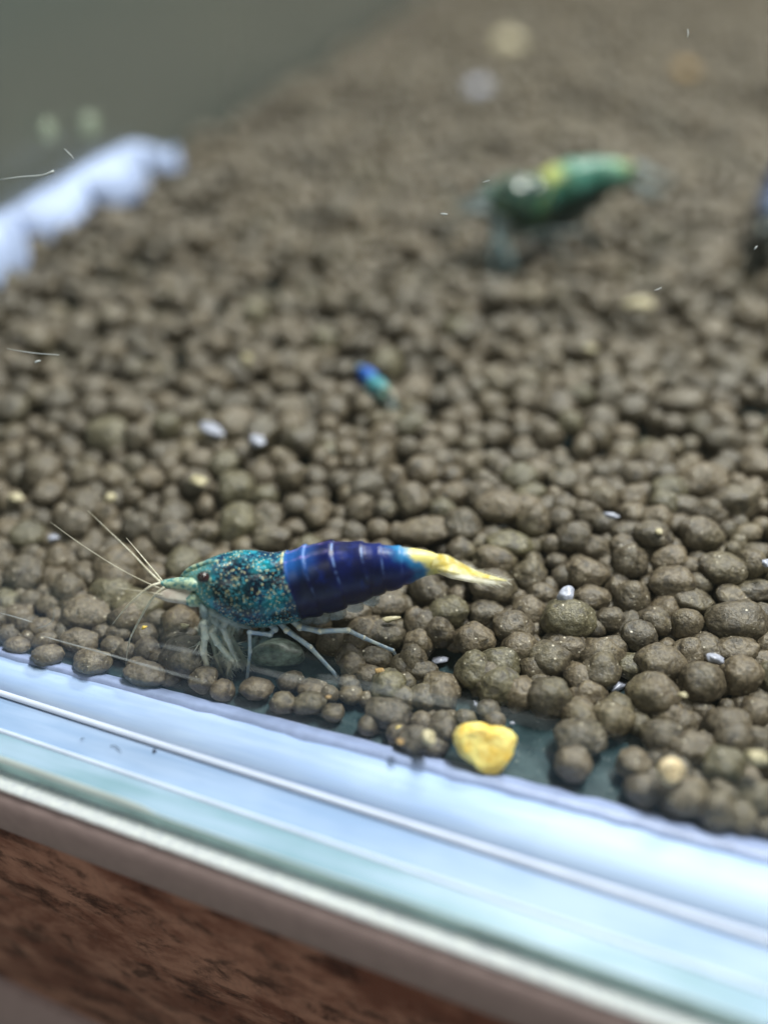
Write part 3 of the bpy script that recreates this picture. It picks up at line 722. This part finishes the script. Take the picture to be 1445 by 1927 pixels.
    def fan(name, pts, wid, th, mat, nrm):
        o = blade(name, pts, wid, th, mat, tf, nrm); v, f = [], []
        for i in range(46):                              # fringe of fine hairs round the end
            q = pts[2].lerp(pts[3], rs.random()); w_ = wid[2] * (1 - (q - pts[2]).length / (pts[3] - pts[2]).length)
            tt = (pts[3] - pts[2]).normalized(); sd = tt.cross(nrm).normalized() * rs.choice((-1, 1)); q = q + sd * w_ * .8
            tube_vf([q, q + (tt + sd * rs.uniform(.25, .6)).normalized() * rs.uniform(.0003, .0007)], [.000025, .000008], 4, 1, v, f)
        obj('fringe', pyd('fringe', v, f), 'tail_clear', tf)
    fan('telson', [S(812, 1056, -.0004), S(838, 1057, -.0008), S(866, 1067, -.0008), S(912, 1083, -.0006)], [.0006, .00055, .00036, .00006], .00007, 'tail_yellow', FN)
    for s in (-1, 1):
        fan('tail_blade', [S(822, 1064, s * .0008), S(848, 1068, s * .0012), S(892, 1081, s * .0012), S(954, 1093, s * .0008)], [.0004, .00056, .00040, .00005], .00005, 'tail_yellow' if s < 0 else 'tail_clear', FN + Vector((0, -.3 * s, 0)))
        fan('tail_blade', [S(826, 1072, s * .0010), S(852, 1079, s * .0015), S(892, 1089, s * .0017), S(938, 1099, s * .0014)], [.0003, .00044, .00034, .00005], .00004, 'tail_clear', FN + Vector((0, -.5 * s, 0)))
    return t
def children(o): return [c for c in bpy.data.objects if c.parent == o]
shrimp = make_shrimp()
tag(shrimp, 'large dark blue shrimp with speckled teal head and yellow tail beside the front pane', 'shrimp')
def copy_tree(o, parent=None, mats=None):
    c = o.copy(); COL.objects.link(c); c.parent = parent
    if o.data and mats:
        nm = o.data.materials[0].name
        if nm in mats: c.data = o.data.copy(); c.data.materials[0] = MATS[mats[nm]]
    for ch in KIDS.get(o.name, ()): copy_tree(ch, c, mats)
    return c
KIDS = {}
for o in list(bpy.data.objects):
    if o.parent: KIDS.setdefault(o.parent.name, []).append(o)
def place(px, py, z, scale, yaw, mats, label, roll=0, pitch=0):
    c = copy_tree(shrimp, None, mats); c.location = on_z(px, py, z); c.scale = (scale,) * 3
    c.rotation_euler = (roll, pitch, yaw); tag(c, label, 'shrimp'); return c
limb('leg_dim', (.10, .13, .14), (.22, .27, .27), .8)
limb('leg_bluegrey', (.16, .26, .30), (.30, .42, .44), .8)
GS = place(1036, 500, .0042, 1.12, YAW + .22, {'shrimp_blue': 'shrimp_green', 'leg_blue': 'leg_dim', 'leg_joint': 'leg_dim', 'leg_cream': 'leg_bluegrey', 'leg_glassy': 'leg_dim', 'tail_yellow': 'leg_dim', 'tail_clear': 'leg_dim', 'snout': 'leg_dim', 'scale_pink': 'leg_dim', 'swim_glassy': 'leg_dim', 'feeler': 'leg_dim'},
      'yellow-green and turquoise shrimp standing on the soil further back')
GS.scale = (1.10, 1.25, 1.26)
place(704, 775, .0042, 0.41, YAW + 1.95, {'shrimp_blue': 'shrimp_baby', 'leg_cream': 'leg_bluegrey', 'tail_yellow': 'leg_bluegrey', 'leg_blue': 'leg_bluegrey'}, 'tiny bright blue baby shrimp on the soil pellets', pitch=.3)
place(1434, 470, .0042, 1.0, YAW + 1.2, {'shrimp_blue': 'shrimp_slate', 'leg_cream': 'leg_dim', 'leg_blue': 'leg_dim', 'leg_glassy': 'leg_dim', 'tail_yellow': 'leg_dim', 'snout': 'leg_dim', 'leg_joint': 'leg_dim'},
      'dark slate blue shrimp on the soil, cut off by the picture edge')

# ================================================================== SMALL THINGS ON THE SOIL
def food_mat():
    k = NT('food_yellow'); c = k.pos(); f = k.noise(c, 900, 5, .65); g = k.noise(c, 2500, 4)
    k.set(col=k.mix(k.step(f, .35, .65), (.84, .56, .09), (.97, .82, .28)), rough=.5, spec=.35, sss=.3); k.sub((1, .7, .2), .0006)
    k.bump(g, .7, .0003); MATS['food_yellow'] = k.m
food_mat()
def bit(name, label, cat, px, py, rx, ry, mat, rot=0.0, z=None, seed=1, amp=.15, cuts=5, group=None, thick=.7, lift=1.0, sub=3):
    zz = .001
    for _ in range(4):
        P = on_z(px, py, zz); mpp = depth(P) / FPX; r = ry * mpp * thick
        zz = (ground(P.x, P.y) + .0030 * smooth(.010, .02, P.y) if z is None else z) + r * lift
    v, f = lump(sub, seed, amp, 1.2, .03, cuts); o = obj(name, mesh_np(name, v, f), mat)
    o.location = P; o.scale = (rx * mpp, ry * mpp, r); o.rotation_euler = (0, 0, YAW + rot)
    return tag(o, label, cat, group)
simple('white_grain', (.36, .38, .47), .35, .5, .3, 2)
simple('cream_grain', (.46, .41, .27), .4, .4, .2, 2)
simple('tan_shell', (.50, .40, .25), .4, .4, .5, 900)
simple('amber_grain', (.34, .22, .09), .45, .4, .3, 3)
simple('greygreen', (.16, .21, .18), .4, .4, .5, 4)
def food_chunk():
    poly = [(790 + x / 2.206, 1205 + y / 2.206) for x, y in ((140, 395), (175, 352), (230, 345), (296, 360), (395, 396), (388, 450), (345, 525), (310, 553), (262, 548), (218, 508), (150, 445))]
    cx, cy = 911, 1404; P = on_z(cx, cy + 20, .0012); mpp = depth(P) / FPX
    ang = [math.atan2(-(y - cy), x - cx) % (2 * math.pi) for x, y in poly]; rad = [math.hypot(x - cx, y - cy) * mpp for x, y in poly]
    od = sorted(zip(ang, rad)); xa = [od[-1][0] - 2 * math.pi] + [q[0] for q in od] + [od[0][0] + 2 * math.pi]; xr = [od[-1][1]] + [q[1] for q in od] + [od[0][1]]
    up = (FWH * .72 + Vector((0, 0, 1)) * .70).normalized(); nr = RGT.cross(up)
    v, f = ico(4); out = []
    for p in v:
        th = math.atan2(p[1], p[0]) % (2 * math.pi); r = float(np.interp(th, xa, xr)); rho = min(1, math.hypot(p[0], p[1]) ** .38)
        q = Vector(p); n = 1 + .05 * mnoise.noise(q * 2.2) + .05 * mnoise.noise(q * 7)
        h = math.copysign(abs(p[2]) ** .6, p[2]) * .00085 * (1 + .35 * mnoise.noise(q * 1.7 + Vector((5, 0, 0))) + .12 * mnoise.noise(q * 5))
        out.append(RGT * (r * rho * n * math.cos(th)) + up * (r * rho * n * math.sin(th)) + nr * h)
    o = obj('food_chunk', mesh_np('food_chunk', [x[:] for x in out], f), 'food_yellow'); C_ = on_z(cx, cy, .0019); o.location = C_
    low = min(x.z for x in out); o.location.z = -low + .0001
    d = ray(cx, cy); o.location = CAM + d * ((o.location.z - CAM.z) / d.z)
    tag(o, 'bright yellow irregular lump of food lying on bare glass against the silicone', 'food')
food_chunk()
bit('green_blob', 'grey-green translucent stone under the dark blue shrimp', 'blob', 525, 1232, 50, 34, 'greygreen', 0, .0, 4, .2, 3)  # lumpy grey-green ellipsoid low on the floor glass
def rise(px, py): P = on_z(px, py, .004); return ground(P.x, P.y) + .0034
for i, (px, py, rx, ry, rot, mat, lab) in enumerate([
    (396, 806, 30, 15, -.75, 'white_grain', 'long lavender white shell fragment among the soil pellets'),
    (486, 830, 17, 13, -.5, 'white_grain', 'bright white grain beside the lavender white fragment'),
    (374, 903, 26, 12, -.4, 'cream_grain', 'flat cream flake on the soil behind the speckled head'),
    (1066, 1120, 20, 17, .3, 'white_grain', 'pale pinkish white grain leaning on a large olive pellet'),
    (1068, 1152, 24, 15, -.2, 'cream_grain', 'crumbly cream patch on top of a large olive pellet'),
    (735, 1165, 22, 8, .25, 'cream_grain', 'small pointed cream flake below the dark blue abdomen'),
    (1148, 970, 17, 8, -.4, 'white_grain', 'flat white flake on brown pellets behind the yellow tail'),
    (1240, 1002, 9, 8, 0, 'cream_grain', 'tiny cream grain between two brown pellets behind the olive pellet'),
    (960, 78, 30, 22, .5, 'cream_grain', 'pale grain far back on the soil beyond the green shrimp'),
    (903, 166, 24, 18, .5, 'white_grain', 'bluish white grain far back beside the pale grain'),
    (1286, 132, 22, 20, .5, 'amber_grain', 'orange brown grain far back beyond the green shrimp'),
    (100, 1014, 13, 11, 0, 'white_grain', 'bluish white grain near the tip of the thin feeler'),
    (30, 935, 16, 12, -.6, 'cream_grain', 'cream grain on the soil near the side seam'),
    (208, 938, 12, 12, -.6, 'cream_grain', 'dull yellow grain above the shrimp\'s longest feelers'),
    (465, 675, 14, 18, 0, 'cream_grain', 'pale grain beside a dark hollow in the soil'),
    (1200, 570, 26, 16, 0, 'cream_grain', 'yellowish grain below the green shrimp\'s tail'),
    (1110, 655, 16, 11, 0, 'cream_grain', 'small buff grain between the green shrimp and the brown pellets'),
    (1440, 1060, 10, 10, 0, 'white_grain', 'bright bluish grain in the gap beside an elongated pellet'),
    (1345, 1238, 18, 13, -.5, 'white_grain', 'dull white grain stuck to a round brown pellet')]):
    o = bit('mineral_grain', lab, 'grain', px, py, rx, ry, mat, rot, rise(px, py) - .0006, 30 + i, .26, 8, lift=.3)
# grains lying low, by the glass floor
for i, (px, py, rx, ry, rot, mat, lab, zz) in enumerate([
    (828, 1242, 17, 11, .4, 'white_grain', 'white angular chip on bare glass floor beside round pellets', .0003),
    (898, 1326, 8, 12, .2, 'white_grain', 'small bluish white chip behind the yellow food', .0004),
    (963, 1361, 6, 5, 0, 'white_grain', 'tiny sparkling speck on bare glass next to the yellow food', .0004),
    (1166, 1290, 20, 9, .6, 'white_grain', 'white chip on bare glass behind the tan shell', .0004),
    (1080, 1310, 7, 26, -.1, 'cream_grain', 'thin pale sliver standing against a round brown pellet', .0004),
    (716, 1262, 11, 7, -.3, 'amber_grain', 'orange crumb on a pellet under the shrimp\'s hind leg', .0020),
    (746, 1299, 6, 5, .4, 'amber_grain', 'tiny orange crumb in front of the hind leg', .0012),
    (749, 1370, 12, 8, .3, 'food_yellow', 'little yellow crumb beside a half buried pellet', .0012),
    (617, 1312, 7, 5, 0, 'amber_grain', 'tiny rusty crumb on soil near the silicone bead', .0022),
    (753, 1395, 8, 7, 0, 'amber_grain', 'tan crumb stuck on the pellet beside the yellow food', .0024),
    (1424, 1424, 22, 22, 0, 'cream_grain', 'large cream grain on the olive pellets near the front seam', .0042),
    (1285, 1308, 9, 7, 0, 'cream_grain', 'small cream grain between two large brown pellets', .0038),
    (348, 1178, 9, 6, 0, 'cream_grain', 'gold glinting crumb on the pellet below the snout', .0034),
    (272, 1180, 7, 5, 0, 'food_yellow', 'gold speck on an olive pellet below the feelers', .0034)]):
    bit('mineral_grain', lab, 'grain', px, py, rx, ry, mat, rot, zz, 70 + i, .26, 8, lift=.3, thick=.8)
# snail shell: a coiled tapering tube
def shell(name, label, px, py, R, mat, zz, rz, turns=1.6):
    P = on_z(px, py, zz); v, f = [], []; pts, rad = [], []
    for i in range(40):
        t = i / 39; a = turns * 2 * math.pi * t; r = R * (1 - t) ** .8 * .62
        pts.append(Vector((r * math.cos(a), r * math.sin(a), R * .55 * t))); rad.append(R * (.46 * (1 - t) + .06))
    tube_vf(pts, rad, 12, 1, v, f); o = obj(name, pyd(name, v, f), mat); o.location = P; o.rotation_euler = (.7, .3, rz)
    return tag(o, label, 'snail shell')
shell('snail_shell', 'tan coiled snail shell resting among pellets near the front seam', 1258, 1456, .0011, 'tan_shell', .0034, .4)
shell('snail_shell', 'cream curled shell piece on the pellet beside the yellow food', 806, 1394, .0008, 'cream_grain', .0026, 1.5, 1.1)

# lint drifting in the water; scratches on the inside of the front pane
PN = -N1; PI = at_x(L1, 0) + PN * (PT + .00005)
def G_(px, py): return on_plane(px, py, PI, N1)
simple('lint', (.5, .53, .55), .6, .3, .1, 800)
simple('lint_dark', (.05, .06, .09), .7, .2, .2, 800)
for i, (pts, r, lab) in enumerate([
    ([(0, 338), (40, 333), (80, 330), (102, 322)], (.00003, .00006, .00008, .00014), 'long white lint streak drifting in the water over the side seam'),
    ([(122, 280), (130, 288), (139, 298)], (.00003, .00006, .00003), 'short curved lint fibre above the long white streak'),
    ([(66, 682), (72, 680), (77, 679)], (.00008, .00012, .00006), 'white lint dot drifting in the water below the side seam'),
    ([(14, 656), (60, 664), (112, 668)], (.00002, .00004, .00003), 'faint curved lint hair above the white lint dot'),
    ([(908, 343), (915, 341), (921, 339)], (.00003, .00006, .00003), 'tiny white lint dash beside the green shrimp\'s head'),
    ([(829, 402), (836, 403), (842, 403)], (.00005, .0001, .00005), 'blurred white lint speck left behind by the green shrimp'),
    ([(1231, 546), (1238, 544), (1244, 541)], (.00003, .00005, .00003), 'tiny white dash in the water over the soil under the green shrimp'),
    ([(1293, 55), (1294, 62), (1293, 70)], (.00003, .00006, .00003), 'upright white dash in the water above the orange brown grain'),
    ([(1418, 470), (1421, 466), (1424, 463)], (.00003, .0001, .00003), 'bright white speck in the water over the slate blue shrimp')]):
    tag(tube('lint_fibre', [CAM + ray(*p) * .0700 for p in pts], [q * .75 for q in r], 'lint', None, 6, 3), lab, 'lint')
for pts, r in [([(82, 1197), (130, 1211), (185, 1226), (240, 1242), (330, 1268), (390, 1284)], .00004), ([(285, 1212), (340, 1222), (390, 1232)], .00003), ([(0, 1153), (40, 1164), (62, 1171)], .00003),
               ([(470, 1257), (560, 1278), (640, 1291)], .00003), ([(600, 1275), (640, 1281), (760, 1306), (890, 1330), (1040, 1366)], .00005), ([(71, 1182), (90, 1176), (101, 1164), (103, 1136)], .00003)]:
    tube('scratch', [G_(*p) for p in pts], (r * .5, r, r, r * .4), 'scratch', fp, 5, 6)
def Z_(px, py, up=.0001): return on_z(px, py, .0006 + up)
for pts, lab in [([(208, 1404), (216, 1403), (224, 1409), (229, 1416)], 'dark curled hair on the pale blue ledge'), ([(290, 1411), (292, 1415)], 'dark dirt speck on the pale blue ledge'),
                 ([(152, 1392), (156, 1389), (160, 1391)], 'tiny curled fibre beside the dark curled hair')]:
    fat = len(pts) == 2
    tag(tube('lint_fibre', [on_z(a, b, .00012) for a, b in pts], [.0001, .00012] if fat else [.00002, .00003, .00003, .00001], 'lint_dark', None, 6, 4), lab, 'lint')
# two pale see-through ovals on the side pane
simple('spot', (.45, .54, .40), .1, .8, .1, 900, alpha=.35)
for px, py, r, lab in ((92, 245, .0014, 'small pale bubble clinging to the side pane above the white seam'), (170, 235, .0017, 'larger pale bubble clinging to the side pane above the white seam')):
    P = on_plane(px, py, Vector((XL + .001, 0, 0)), Vector((1, 0, 0))); v, f = lump(3, 5, .05, 1, 0)
    o = obj('pane_spot', mesh_np('pane_spot', v * np.array([r * .6, r, r]), f), 'spot'); o.location = P; tag(o, lab, 'spot')
